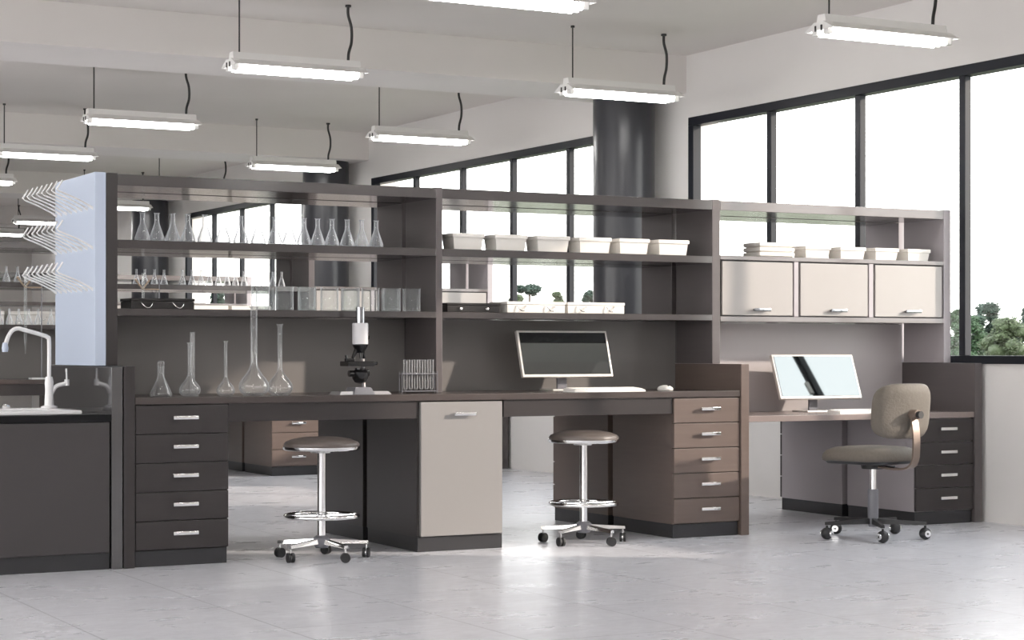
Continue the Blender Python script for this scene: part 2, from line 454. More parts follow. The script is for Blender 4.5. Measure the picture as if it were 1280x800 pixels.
def case_box(x0, x1, y0, d, z, h, mat, hmat, label, knobs=False, group=None):
    t = thing('storage_case', label, 'case', ((x0+x1)/2, y0+d/2, z), group)
    MB().box(x0, x1, y0, y0+d, z, z+h*.72, .003).build('case_body', mat, t)
    MB().box(x0-.003, x1+.003, y0-.003, y0+d+.003, z+h*.74, z+h, .003).build('case_lid', mat, t)
    for k in (.24, .74):
        xc = x0+(x1-x0)*k
        if knobs:
            MB().lathe([(0, 0), (.007, 0), (.009, .012), (0, .016)], (0, 0, 0), 10, mat=Matrix.Translation((xc, y0, z+h*.36)) @ Matrix.Rotation(PI/2, 4, 'X')).build('knob', hmat, t, 50)
        else:
            zz = z+h*.62
            pts = smooth_path([(xc-.032, y0-.002, zz), (xc-.026, y0-.014, zz-.012), (xc-.012, y0-.022, zz-.028), (xc, y0-.023, zz-.031), (xc+.012, y0-.022, zz-.028), (xc+.026, y0-.014, zz-.012), (xc+.032, y0-.002, zz)], 4)
            MB().tube(pts, .0035, 6).build('handle', hmat, t, 60)
    return t

def wall_cabinet(x0, x1, y0, z0, z1, label, group=None):
    t = thing('wall_cabinet', label, 'cabinet', ((x0+x1)/2, y0+.2, z0), group)
    MB().box(x0, x1, y0+.02, y0+.40, z0, z1, .002).build('carcass', 'wood', t)
    d = MB().box(x0+.012, x1-.012, y0, y0+.02, z0+.006, z1-.008, .003).build('door', 'cream', t)
    handle(x0+(x1-x0)*.53, y0, z0+.042, d, .13, 'darkchrome')
    return t

def base_units(yf, who):
    L = {}
    return L

def bench(yf, who, k):
    """one double-sided laboratory bench; who = words that tell this bench from the others"""
    for (a, b, w_) in ((3.038, 3.098, 'at the open end'), (6.975, 7.035, 'between high and low worktop'), (8.87, 8.93, 'against the window wall')):
        fr = thing('side_panel', 'dark taupe side panel %s of the %s' % (w_, who), 'panel', ((a+b)/2, yf+.75, 0))
        MB().box(a, b, yf-.012, yf+1.512, 0, 1.065, .003).build('panel_board', 'wood' if a < 4 else ('brown' if a < 8 else 'woodlit'), fr)
    fr = thing('back_board', 'long taupe back board along the high worktop of the %s' % who, 'panel', (5.04, yf+.75, .9))
    MB().box(3.100, 5.014, yf+.735, yf+.765, .9005, 1.338).build('board', 'back', fr)
    MB().box(5.060, 6.973, yf+.735, yf+.765, .9005, 1.338).build('board', 'back', fr)
    fr = thing('back_board', 'back board with painted-in light along the low desk of the %s' % who, 'panel', (7.95, yf+.75, .74))
    MB().box(7.037, 8.868, yf+.735, yf+.765, .7405, 1.333).build('board', 'panel_lit', fr)
    worktop(3.098, 6.975, yf, .9, 'long dark taupe worktop of the %s, standing height' % who, [(3.626, 4.755), (5.313, 6.481)])
    worktop(7.035, 8.87, yf, .74, 'lower desk-height worktop of the %s beside the window wall' % who, [])
    A = drawer_unit(3.104, 3.622, yf, .860, 5, 'dark five-drawer cabinet at the open end of the %s' % who, None)
    B = drawer_unit(6.485, 6.972, yf, .860, 5, 'five-drawer cabinet of the %s with painted-in sunlight, beside the stool space' % who, None, 'brown')
    C = drawer_unit(8.375, 8.867, yf, .700, 4, 'low four-drawer cabinet of the %s next to the window wall' % who, None, 'wood', 'woodsheen')
    # grey door cabinet
    D = thing('door_cabinet', 'dark cabinet with one tall light grey door under the worktop of the %s' % who, 'cabinet', (5.034, yf+.36, 0))
    MB().box(4.758, 5.310, yf+.022, yf+.72, .085, .860, .002).build('carcass', 'wood', D)
    MB().box(4.762, 5.306, yf+.018, yf+.715, 0, .085, .002).build('plinth', 'plinth', D)
    d = MB().box(4.772, 5.296, yf-.004, yf+.022, .088, .855, .004).build('door', 'greydoor', D)
    handle(5.04, yf-.004, .785, d, .14)
    # the same units on the far side, turned round
    for (o, what) in ((A, 'outer five-drawer cabinet'), (B, 'middle five-drawer cabinet'), (C, 'low four-drawer cabinet'), (D, 'door cabinet')):
        l = o.location
        c = dup(o, (l.x, yf+1.5-.36, 0), '%s on the far side of the %s' % (what, who), None, PI)
    # shelving, two rows back to back
    for r, side in enumerate(('front', 'rear')):
        y0 = yf+.30 if r == 0 else yf+.775
        dp = .42 if r == 0 else .37
        zz = .9
        rack(3.036, 7.03, [(3.036, 3.098, 1.066), (5.016, 5.058, .901), (6.97, 7.03, 1.066)], y0, 'open taupe shelving over the high worktop, %s, %s row' % (who, side), dp)
        # window-side section
        t = thing('shelving_unit', 'taupe shelving beside the window wall, %s row, %s' % (side, who), 'shelving', (7.95, y0+.2, 1.065))
        MB().box(8.87, 8.93, y0, y0+dp, 1.066, 2.11, .003).build('upright', 'woodsheen', t)
        MB().box(7.032, 8.868, y0, y0+dp, 2.045, 2.105, .002).build('top_board', 'shelflit', t)
        MB().box(7.032, 8.868, y0, y0+dp, 1.73, 1.757, .002).build('shelf', 'shelflit', t)
        MB().box(7.032, 8.868, y0, y0+dp, 1.335, 1.368, .002).build('shelf', 'shelflit', t)
        if r == 0:
            for i, (a, b) in enumerate(((7.036, 7.612), (7.652, 8.228), (8.268, 8.866))):
                wall_cabinet(a, b, y0, 1.37, 1.728, 'cream wall cupboard above the low desk, %s of three, %s' % (['left', 'middle', 'right'][i], who))
            for a, b in ((7.614, 7.650), (8.230, 8.266)):
                MB().box(a, b, y0+.004, y0+.39, 1.37, 1.728, .002).build('divider', 'woodsheen', t)

BN = ['front bench', 'second bench', 'third bench']
for k in range(3): bench(YF+6.73*k, BN[k], k)

YU = YF+.30
ZL, ZM, ZT = 1.3778, 1.7508, 2.106
# ---- front bench, left section, middle shelf: sixteen conical flasks
fx = [3.268, 3.35, 3.441, 3.529, 3.627, 3.735, 3.84, 3.945, 4.045, 4.134, 4.223, 4.307, 4.396, 4.492, 4.583, 4.675]
for i, x in enumerate(fx):
    mk_flask(x, YU+.10, ZM, 'large conical flask on the front bench, %s of sixteen' % ordl(i, 16), 'conical flasks on the middle shelf of the front bench')
bx = [3.95, 4.095, 4.232, 4.372, 4.505, 4.63, 4.765, 4.895]
for i, x in enumerate(bx):
    mk_beaker(x, YU+.08, ZL, 'glass beaker on the lowest shelf, front row, %s' % ordl(i, len(bx)), 'glass beakers on the lowest shelf')
for i, x in enumerate([4.03, 4.29, 4.56, 4.82]):
    mk_beaker(x, YU+.22, ZL, 'glass beaker on the lowest shelf, rear row, %s' % ordl(i, 4), 'glass beakers on the lowest shelf')
case_box(3.19, 3.549, YU+.05, .20, ZL, .058, 'boxblack', 'steel', 'flat black case with two loop handles on the lowest shelf, far left')
# ---- centre section boxes
fr = [(567, 606), (620, 661), (673.6, 714), (727, 766), (777, 814), (826, 862)]
bxs = [(5.152, 5.366), (5.437, 5.661), (5.725, 5.958), (6.022, 6.256), (6.310, 6.535), (6.600, 6.831)]
for i, (a, b) in enumerate(bxs):
    lidded_box(a, b, YU+.05, .17, ZM, .098, 'off-white lidded box on the middle shelf, %s of six' % ordl(i, 6), group='lidded boxes on the middle shelf')
case_box(5.115, 5.47, YU+.05, .22, ZL, .055, 'boxblack', 'steel', 'flat black case with two knobs below the lidded boxes', True)
case_box(5.518, 5.92, YU+.05, .22, ZL, .068, 'boxwhite', 'steel', 'flat off-white case with looped handles, next to the black case with knobs')
case_box(5.94, 6.345, YU+.05, .22, ZL, .068, 'boxwhite', 'steel', 'flat off-white case with looped handles, nearer the round column')
# ---- boxes on the window-side cupboards
ZS = 1.7578
for i in range(3):
    lidded_box(7.375, 7.655, YU+.05, .19, ZS+.032*i, .031, 'thin off-white tray, %s of the stack on the cream cupboards' % ['bottom', 'middle', 'top'][i], 'tray', 'stacked trays above the cupboards')
for i, (a, b) in enumerate([(7.742, 7.952), (8.028, 8.245), (8.322, 8.525), (8.60, 8.80)]):
    lidded_box(a, b, YU+.05, .16, ZS, .082, 'small off-white lidded box on the cream cupboards, %s of four' % ordl(i, 4), group='boxes above the cream cupboards')

# ------------------------------------------------------------------ glassware on the front worktop
YD = YF+.14; ZW = .9
def volumetric(x, y, R, H, label, zb=ZW, neck=.011):
    t = thing('volumetric_flask', label, 'flask', (x, y, zb))
    bh = R*2.0; pr = [(0, .0), (R*.6, 0), (R*.82, bh*.07), (R*.96, bh*.18), (R, bh*.30), (R*.95, bh*.42), (R*.80, bh*.55), (R*.55, bh*.70), (neck+(R-neck)*.2, bh*.84), (neck*1.15, bh*.97), (neck, bh*1.1), (neck, H-.008), (neck*1.35, H)]
    inn = [(neck*1.2, H-.002), (neck*.8, H-.01), (neck*.85, bh*1.1), (neck*.95, bh*.98), (neck*.85+(R-neck)*.2, bh*.83), (R*.51, bh*.69), (R*.76, bh*.54), (R*.91, bh*.41), (R*.96, bh*.30), (R*.91, bh*.19), (R*.77, bh*.10), (R*.5, .006), (0, .006)]
    MB().lathe(pr+inn, (x, y, zb), 32).build('bulb_and_neck', 'glass', t, 60)
    r = MB().tube([(x+neck*1.35*math.cos(a*PI/8), y+neck*1.35*math.sin(a*PI/8), zb+H-.001) for a in range(16)], .002, 6, closed=True)
    r.build('lip', 'glass', t, 60)
    return t
t = thing('conical_flask', 'small stoppered conical flask, leftmost glass on the worktop', 'flask', (3.289, YD, ZW))
MB().lathe(flask_mesh(.06, .165), (3.289, YD, ZW), 28).build('body', 'glass', t, 50)
MB().lathe([(0, .15), (.012, .15), (.016, .168), (.02, .178), (.016, .19), (0, .192)], (3.289, YD, ZW), 16).build('stopper', 'glass', t, 50)
volumetric(3.451, YD, .058, .29, 'narrow long-necked flask in front of the thin glass cylinder')
t = thing('measuring_cylinder', 'thin tall glass cylinder standing behind the narrow flask', 'cylinder', (3.50, YD+.1, ZW))
MB().lathe([(0, .006), (.013, .006), (.013, .345), (.016, .35), (.011, .346), (.011, .012), (0, .012)], (3.50, YD+.1, ZW), 18).build('tube', 'glass', t, 50)
MB().lathe([(0, 0), (.032, 0), (.03, .006), (0, .007)], (3.50, YD+.1, ZW), 18).build('foot', 'glass', t, 50)
volumetric(3.656, YD, .05, .30, 'small round long-necked flask standing alone between the two pairs', neck=.009)
volumetric(3.820, YD, .084, .49, 'largest round flask with the tallest neck on the worktop', neck=.019)
volumetric(3.985, YD+.03, .072, .395, 'medium round flask right of the tallest flask', neck=.013)

# microscope
mx, my = 4.468, YF+.16
t = thing('microscope', 'black and white monocular microscope on the worktop', 'microscope', (mx, my, ZW))
MB().hull([(mx-.155, my-.07, ZW), (mx+.165, my-.07, ZW), (mx+.165, my+.09, ZW), (mx-.155, my+.09, ZW)],
          [(mx-.14, my-.055, ZW+.018), (mx+.15, my-.055, ZW+.018), (mx+.15, my+.08, ZW+.018), (mx-.14, my+.08, ZW+.018)]).build('base_plate', 'greylac', t)
MB().hull([(mx-.075, my-.085, ZW+.001), (mx+.055, my-.085, ZW+.001), (mx+.055, my+.06, ZW+.001), (mx-.075, my+.06, ZW+.001)],
          [(mx-.055, my-.06, ZW+.04), (mx+.04, my-.06, ZW+.04), (mx+.04, my+.05, ZW+.04), (mx-.055, my+.05, ZW+.04)]).build('foot', 'slate', t)
arm = smooth_path([(mx+.035, my+.03, ZW+.03), (mx+.04, my+.05, ZW+.12), (mx+.045, my+.07, ZW+.22), (mx+.04, my+.06, ZW+.32), (mx+.02, my+.03, ZW+.38)], 6)
MB().tube(arm, .012, 12).build('arm', 'greylac', t, 60)
MB().lathe([(0, .28), (.03, .28), (.045, .285), (.046, .40), (.043, .405), (0, .405)], (mx, my, ZW), 32).build('body_tube', 'whitelac', t, 40)
MB().lathe([(0, .405), (.025, .405), (.025, .485), (.027, .487), (.027, .495), (0, .495)], (mx, my, ZW), 24).build('eyepiece', 'darkchrome', t, 40)
MB().lathe([(0, .235), (.02, .235), (.036, .262), (.045, .28), (0, .28)], (mx, my, ZW), 24).build('nosepiece', 'blackgloss', t, 40)
for dx, dy in ((-.04, 0), (.0, -.012), (.03, .02)):
    MB().cyl((mx+dx*.5, my+dy*.5, ZW+.262), (mx+dx*1.15, my+dy*1.15, ZW+.205), .013, 14, .009).build('objective', 'blackgloss', t, 40)
MB().box(mx-.10, mx+.065, my-.06, my+.06, ZW+.160, ZW+.188, .005).box(mx-.085, mx-.04, my-.02, my+.03, ZW+.188, ZW+.204, .003).cyl((mx+.06, my, ZW+.176), (mx+.105, my, ZW+.176), .01, 12).cyl((mx-.085, my-.01, ZW+.19), (mx-.092, my-.01, ZW+.222), .007, 8).build('stage', 'blackgloss', t)
MB().lathe([(0, .06), (.03, .068), (.045, .09), (.048, .125), (.03, .14), (.03, .15), (0, .15)], (mx-.005, my-.01, ZW), 24).cyl((mx-.075, my-.01, ZW+.118), (mx-.04, my-.01, ZW+.118), .018, 14).build('condenser', 'blackgloss', t, 40)
for z in (.12, .33):
    MB().cyl((mx+.035, my+.055, ZW+z), (mx+.075, my+.055, ZW+z), .02, 18).build('focus_knob', 'blackgloss', t, 40)

# test tube rack
tx, ty = 4.835, YF+.16
t = thing('test_tube_rack', 'small wire test tube rack at the foot of the shelf divider', 'rack', (tx, ty, ZW))
r = MB()
for z in (.012, .112): r.box(tx-.113, tx+.113, ty-.018, ty+.018, ZW+z, ZW+z+.005, .001)
for s in (-1, 1):
    for q in (-1, 1): r.cyl((tx+s*.113, ty+q*.018, ZW), (tx+s*.113, ty+q*.018, ZW+.128), .0022, 6)
r.build('frame', 'slate', t)
for i in range(6):
    x = tx-.083+i*.0335
    o = MB().lathe([(0, 0), (.007, .002), (.0115, .012), (.0115, .172), (.013, .175), (.010, .172), (.010, .013), (0, .004)], (0, 0, 0), 14).build('test_tube', 'glass', None, 50)
    o.location = (x, ty, ZW+.021)
    tag(o, 'clear test tube standing in the wire rack, %s of six' % ordl(i, 6), 'test tube', 'test tubes in the rack')

# ------------------------------------------------------------------ computers
def monitor(xc, yc, z, W, Hh, tilt, label, lift, mat='alu', yaw=0.):
    t = thing('computer_monitor', label, 'monitor', (xc, yc, z))
    R_ = Matrix.Translation((xc, yc, z+lift+Hh/2*math.cos(tilt))) @ Matrix.Rotation(yaw, 4, 'Z') @ Matrix.Rotation(-tilt, 4, 'X')
    def slab(x0, x1, y0, y1, z0, z1, bev=.003):
        b = MB(); b.box(x0, x1, y0, y1, z0, z1, bev); bmesh.ops.transform(b.bm, matrix=R_, verts=b.bm.verts); return b
    slab(-W/2, W/2, -.004, .022, -Hh/2, Hh/2, .005).build('casing', mat, t)
    bz = .014
    slab(-W/2+bz, W/2-bz, -.007, -.0035, -Hh/2+bz*1.2, Hh/2-bz, .001).build('screen', 'screen', t)
    MB().box(xc-.035, xc+.035, yc+.035, yc+.05, z+.008, z+lift+Hh*.45, .004).build('stand_neck', 'slate', t)
    MB().box(xc-.12, xc+.12, yc-.06, yc+.11, z, z+.01, .004).build('stand_foot', mat, t)
    return t
def keyboard(xc, yc, z, w, d, label):
    t = thing('keyboard', label, 'keyboard', (xc, yc, z))
    MB().hull([(xc-w/2, yc-d/2, z), (xc+w/2, yc-d/2, z), (xc+w/2, yc+d/2, z), (xc-w/2, yc+d/2, z)],
              [(xc-w/2+.003, yc-d/2+.003, z+.012), (xc+w/2-.003, yc-d/2+.003, z+.012), (xc+w/2-.003, yc+d/2-.003, z+.022), (xc-w/2+.003, yc+d/2-.003, z+.022)]).build('case', 'keys', t)
    k = MB(); nx = 18
    for r in range(5):
        y0 = yc-d/2+.012+r*(d-.02)/5; zz = z+.012+.010*(y0-yc+d/2)/d
        for c in range(nx):
            x0 = xc-w/2+.012+c*(w-.024)/nx
            k.box(x0+.001, x0+(w-.024)/nx-.002, y0, y0+(d-.02)/5-.003, zz-.001, zz+.006)
    k.build('keys', 'keys', t)
    return t
def mouse(xc, yc, z, label):
    o = MB(); b = bmesh.new(); bmesh.ops.create_uvsphere(b, u_segments=20, v_segments=12, radius=1)
    for v in b.verts:
        v.co.z = max(v.co.z, -.35); v.co = Vector((v.co.x*.045, v.co.y*.06, (v.co.z+.35)*.026))
    o.merge(b, Matrix.Translation((xc, yc, z)))
    ob = MB(); t = thing('computer_mouse', label, 'mouse', (xc, yc, z))
    o.build('mouse_body', 'keys', t, 60)
    ob.cyl((xc-.004, yc-.035, z+.0275), (xc+.004, yc-.035, z+.0275), .006, 12).build('scroll_wheel', 'rubber', t, 40)
    return t
monitor(6.005, YF+.50, .9, .645, .30, math.radians(17), 'computer monitor with a dark screen on the standing-height worktop', .085)
keyboard(6.07, YF+.13, .9, .50, .14, 'white keyboard in front of the dark computer monitor')
mouse(6.55, YF+.20, .9, 'white computer mouse right of the dark monitor')
monitor(7.93, YF+.48, .74, .645, .315, math.radians(22), 'computer monitor reflecting the bright window, on the low desk', .09, yaw=math.radians(-3.2))
keyboard(8.04, YF+.13, .74, .48, .14, 'white keyboard on the low desk by the window')

# ------------------------------------------------------------------ stools and chair
def caster(parent, x, y, r=.028, off=(0, 0), mat='rubber', ball=False):
    f = MB()
    if ball:
        b = bmesh.new(); bmesh.ops.create_uvsphere(b, u_segments=18, v_segments=12, radius=r)
        f.merge(b, Matrix.Translation((x, y, r)))
        o = f.build('caster', mat, parent, 60)
        a = off; d = Vector((math.cos(a), math.sin(a), 0)); n = Vector((-d.y, d.x, 0))
        g = MB().cyl(Vector((x, y, r))-n*(r*.97), Vector((x, y, r))+n*(r*.97), r*.55, 16)
        g.build('hub_cap', 'chrome', o, 40)
        MB().cyl((x, y, r*1.7), (x, y, .085), .007, 8).build('stem', 'rubber', o, 40)
        return o
    a = off; d = Vector((math.cos(a), math.sin(a), 0)); n = Vector((-d.y, d.x, 0)); c = Vector((x, y, r))
    for s in (-1, 1): f.cyl(c+n*s*.005, c+n*s*.018, r, 20)
    o = f.build('caster', mat, parent, 40)
    MB().cyl(c-n*.004, c+n*.004, r*.6, 12).cyl((x, y, r), (x, y, .075), .006, 8).build('fork', 'steel', o, 40)
    return o

def stool(x, y, label, rot):
    t = thing('lab_stool', label, 'stool', (x, y, 0), 'round stools at the front bench')
    MB().lathe([(0, .612), (.196, .612), (.207, .620), (.209, .632), (.200, .645), (.16, .661), (.10, .671), (0, .675)], (x, y, 0), 48).build('seat_cushion', 'vinyl', t, 60)
    MB().lathe([(.15, .598), (.206, .600), (.213, .607), (.213, .620), (.206, .624), (.15, .611)], (x, y, 0), 48, closed=True).build('seat_rim', 'chrome', t, 60)
    MB().lathe([(0, .585), (.06, .585), (.07, .600), (0, .600)], (x, y, 0), 24).build('seat_plate', 'steel', t, 40)
    MB().lathe([(0, .11), (.024, .11), (.024, .585), (0, .585)], (x, y, 0), 24).build('column', 'chrome', t, 40)
    MB().lathe([(0, .062), (.035, .062), (.045, .08), (.045, .118), (.03, .13), (0, .13)], (x, y, 0), 24).build('hub', 'slate', t, 40)
    ring = MB(); ring.tube([(x+.200*math.cos(a*PI/24), y+.200*math.sin(a*PI/24), .238) for a in range(48)], .0115, 10, closed=True)
    ring.build('foot_ring', 'chrome', t, 60)
    sp = MB()
    for k in range(4):
        a = rot+k*PI/2+.4
        sp.cyl((x+.02*math.cos(a), y+.02*math.sin(a), .238), (x+.195*math.cos(a), y+.195*math.sin(a), .238), .007, 8)
    sp.cyl((x, y, .222), (x, y, .254), .034, 20)
    sp.build('ring_bracket', 'chrome', t, 40)
    for k in range(5):
        a = rot+2*PI*k/5; d = Vector((math.cos(a), math.sin(a), 0)); n = Vector((-d.y, d.x, 0)); c = Vector((x, y, 0))
        def P(r, w, z): return c+d*r+n*w+Vector((0, 0, z))
        MB().hull([P(.03, -.017, .085), P(.262, -.014, .078), P(.262, .014, .078), P(.03, .017, .085)],
                  [P(.03, -.013, .112), P(.262, -.011, .094), P(.262, .011, .094), P(.03, .013, .112)]).build('leg', 'chrome', t)
        q = c+d*.252
        caster(t, q.x, q.y, .027, (0, 0) and a+1.1)
    return t
CY = math.atan2(.8807, .4737)     # azimuth pointing away from the camera
stool(4.146, 9.925, 'round brown stool with chrome foot ring in front of the microscope', CY)
stool(5.868, 10.005, 'round brown stool with chrome foot ring in front of the dark monitor', CY+.03)

def office_chair(x, y, face):
    t = thing('office_chair', 'brown upholstered swivel chair at the low desk by the window', 'chair', (x, y, 0))
    Fv = Vector((math.cos(face), math.sin(face), 0)); Rv = Vector((Fv.y, -Fv.x, 0)); C = Vector((x, y, 0))
    def P(f, r, z): return C+Fv*f+Rv*r+Vector((0, 0, z))
    # seat cushion: superellipse loops
    def cushion(prof, cf, hf, hr, n=40, e=3.2):
        m = MB(); rings = []
        for (k, z) in prof:
            ring = []
            for i in range(n):
                a = 2*PI*i/n; ca, sa = math.cos(a), math.sin(a)
                f = math.copysign(abs(ca)**(2/e), ca)*(hf-k); r = math.copysign(abs(sa)**(2/e), sa)*(hr-k)
                dz = -.035*max(0, f/hf)**3*.6
                ring.append(m.bm.verts.new(P(cf+f, r, z+dz)))
            rings.append(ring)
        for a_, b_ in zip(rings, rings[1:]):
            for i in range(n): m.bm.faces.new((a_[i], a_[(i+1) % n], b_[(i+1) % n], b_[i]))
        m.bm.faces.new(rings[0][::-1]); m.bm.faces.new(rings[-1])
        return m
    cushion([(.02, .478), (.004, .485), (0, .501), (.004, .523), (.022, .545), (.07, .560), (.15, .565)], .02, .262, .258).build('seat', 'fabric', t, 60)
    cushion([(.06, .458), (.03, .464), (.02, .479)], .02, .262, .258).build('seat_pan', 'rubber', t, 60)
    # backrest: curved thick pad
    m = MB(); n = 44; W, Hh = .232, .166; bf = -.285; zc = .785
    rings = []
    for (k, th) in [(.06, -.036), (.015, -.030), (0, -.015), (0, .015), (.015, .030), (.06, .036)]:
        ring = []
        for i in range(n):
            a = 2*PI*i/n; ca, sa = math.cos(a), math.sin(a); e = 3.8
            r = math.copysign(abs(ca)**(2/e), ca)*(W-k); z = math.copysign(abs(sa)**(2/e), sa)*(Hh-k)
            curve = 1.1*r*r
            ring.append(m.bm.verts.new(P(bf+th+curve-.10*z, r, zc+z)))
        rings.append(ring)
    for a_, b_ in zip(rings, rings[1:]):
        for i in range(n): m.bm.faces.new((a_[i], a_[(i+1) % n], b_[(i+1) % n], b_[i]))
    for ring, s_ in ((rings[0], 1), (rings[-1], -1)):
        cz = sum((v.co for v in ring), Vector())/n
        # centre pulled in to keep the cap curved like the pad
        cf = P(bf+(-.038 if s_ == 1 else .038), 0, zc); cv = m.bm.verts.new(cf)
        for i in range(n): m.bm.faces.new((ring[i], ring[(i+1) % n], cv))
    m.build('backrest', 'fabric', t, 60)
    # J-shaped flat bar from the backrest down and under the seat
    pth = smooth_path([P(-.335, 0, .755), P(-.352, 0, .66), P(-.355, 0, .58), P(-.345, 0, .49), P(-.30, 0, .445), P(-.20, 0, .432), P(-.05, 0, .440)], 6)
    bar = MB(); pr = None
    rings = []
    for i, p in enumerate(pth):
        tt = (pth[min(i+1, len(pth)-1)]-pth[max(i-1, 0)]).normalized(); nn = tt.cross(Rv).normalized()
        rings.append([bar.bm.verts.new(p+Rv*a+nn*b_) for a, b_ in ((-.028, -.006), (.028, -.006), (.028, .006), (-.028, .006))])
    for a_, b_ in zip(rings, rings[1:]):
        for i in range(4): bar.bm.faces.new((a_[i], a_[(i+1) % 4], b_[(i+1) % 4], b_[i]))
    bar.bm.faces.new(rings[0][::-1]); bar.bm.faces.new(rings[-1])
    bar.build('back_bar', 'chairbar', t, 40)
    MB().cyl(P(-.315, 0, .765), P(-.372, 0, .765), .030, 20).build('bracket', 'chairbar', t, 40)
    MB().cyl(P(-.372, 0, .765), P(-.395, 0, .765), .022, 20).build('adjusting_knob', 'rubber', t, 40)
    g = MB().lathe([(0, .425), (.07, .425), (.075, .447), (.07, .462), (0, .462)], (x, y, 0), 24); g.build('tilt_plate', 'rubber', t, 40)
    MB().cyl(P(.0, .03, .44), P(.02, .21, .43), .006, 8).build('height_lever', 'rubber', t, 40)
    MB().lathe([(0, .29), (.019, .29), (.019, .43), (0, .43)], (x, y, 0), 20).build('gas_lift', 'chrome', t, 40)
    MB().lathe([(0, .07), (.028, .07), (.032, .09), (.034, .29), (.03, .30), (0, .30)], (x, y, 0), 24).build('column_sleeve', 'slate', t, 40)
    a0 = CY+PI
    for k in range(5):
        a = a0+2*PI*k/5; d = Vector((math.cos(a), math.sin(a), 0)); nn = Vector((-d.y, d.x, 0)); c = C
        def Q(r, w, z): return c+d*r+nn*w+Vector((0, 0, z))
        MB().hull([Q(.02, -.015, .088), Q(.322, -.011, .088), Q(.322, .011, .088), Q(.02, .015, .088)],
                  [Q(.02, -.013, .122), Q(.322, -.009, .106), Q(.322, .009, .106), Q(.02, .013, .122)]).build('leg', 'rubber', t)
        q = c+d*.314
        caster(t, q.x, q.y, .037, a+.6, ball=True)
    return t
office_chair(7.585, 9.43, PI/2+.12)

# ------------------------------------------------------------------ drying rack, sink end
t = thing('drying_rack', 'pale blue drying board with three rows of white wire pegs', 'drying rack', (3.003, YU+.4, 1.065))
MB().box(2.972, 3.034, YU, YU+.80, 1.066, 2.112, .004).build('board', 'bluewhite', t)
for row, z in enumerate((1.925, 1.71, 1.485)):
    for k in range(8):
        y = YU+.035+k*.104
        X = 2.972
        pts = smooth_path([(X+.004, y, z-.004), (X-.03, y, z+.012), (X-.10, y+.0, z+.045), (X-.185, y, z+.078)], 4)+[Vector((X-.197, y, z+.090)), Vector((X-.180, y, z+.112)), Vector((X-.165, y, z+.138))]
        p = MB().tube(pts, .0046, 6)
        p.tube([Vector((X+.003, y, z-.012)), Vector((X-.012, y, z-.004)), Vector((X-.03, y, z+.010))], .0046, 6)
        p.build('wire_peg', 'whitemetal', t, 60)
SY = YF
t = thing('sink_cabinet', 'grey sink cabinet with dark plinth at the left edge', 'cabinet', (2.1, SY+.65, 0))
MB().box(1.2, 2.968, SY+.012, SY+1.29, .085, .774).build('carcass', 'sinkface', t)
MB().box(1.2, 2.966, SY+.010, SY+1.28, 0, .085).build('plinth', 'plinth', t)
MB().box(1.9, 2.962, SY-.008, SY+.012, .09, .772, .003).build('door', 'sinkface', t)
MB().box(1.21, 1.89, SY-.008, SY+.012, .09, .772, .003).build('door', 'sinkface', t)
t = thing('end_panel', 'polished dark upright panel between sink and drawer cabinet', 'panel', (3.0, SY+.65, 0))
MB().box(2.972, 3.031, SY-.012, SY+1.30, 0, 1.062, .003).build('panel_board', 'mirror', t)
ct = MB(); ZK = .813
sx0, sx1, sy0, sy1 = 1.95, 2.80, SY+.09, SY+.60
for a in ((1.19, sx0, SY-.012, SY+1.30), (sx1, 2.970, SY-.012, SY+1.30), (sx0, sx1, SY-.012, sy0), (sx0, sx1, sy1, SY+1.30)):
    ct.box(a[0], a[1], a[2], a[3], .776, ZK)
t = thing('countertop', 'black countertop around the white sink', 'countertop', (2.1, SY+.65, .776))
ct.build('countertop_slab', 'black', t)
t = thing('sink', 'white ceramic sink set in the black countertop', 'sink', ((sx0+sx1)/2, (sy0+sy1)/2, ZK))
s_ = MB(); e = .035; ZK_ = ZK; ZK += .0006
s_.box(sx0-e, sx1+e, sy0-e, sy0+.03, ZK, ZK+.022, .008); s_.box(sx0-e, sx1+e, sy1-.10, sy1+e, ZK, ZK+.022, .008)
s_.box(sx0-e, sx0+.03, sy0+.03, sy1-.10, ZK, ZK+.022, .008); s_.box(sx1-.03, sx1+e, sy0+.03, sy1-.10, ZK, ZK+.022, .008)
s_.build('rim', 'ceramic', t, 40); ZK = ZK_
b_ = MB(); b_.box(sx0+.002, sx1-.002, sy0+.002, sy1-.002, ZK-.036, ZK-.022)
b_.build('basin', 'ceramic', t)
MB().lathe([(0, 0), (.02, 0), (.022, .012), (.012, .022), (0, .024)], (2.56, sy1-.04, ZK+.022), 16).build('plug', 'steel', t, 40)
fx_, fy_ = 2.795, sy1-.035; zb = ZK+.0228
t = thing('faucet', 'white gooseneck laboratory faucet behind the sink', 'faucet', (fx_, fy_, zb))
MB().lathe([(0, 0), (.045, 0), (.045, .008), (.026, .014), (.022, .10), (.024, .14), (.020, .16), (.018, .17), (0, .17)], (fx_, fy_, zb), 24).build('body', 'ceramic', t, 50)
sp = [(fx_, fy_, zb+.16), (fx_, fy_, zb+.36), (fx_-.01, fy_, zb+.385), (fx_-.03, fy_, zb+.395), (fx_-.14, fy_-.01, zb+.425), (fx_-.175, fy_-.012, zb+.432), (fx_-.205, fy_-.015, zb+.42), (fx_-.228, fy_-.015, zb+.385), (fx_-.24, fy_-.015, zb+.345)]
MB().tube(smooth_path(sp, 5), .0115, 12).build('spout', 'ceramic', t, 60)
MB().lathe([(0, 0), (.015, 0), (.018, .02), (.013, .05), (0, .052)], (fx_-.243, fy_-.015, zb+.305), 16).build('nozzle', 'bluewhite', t, 50)
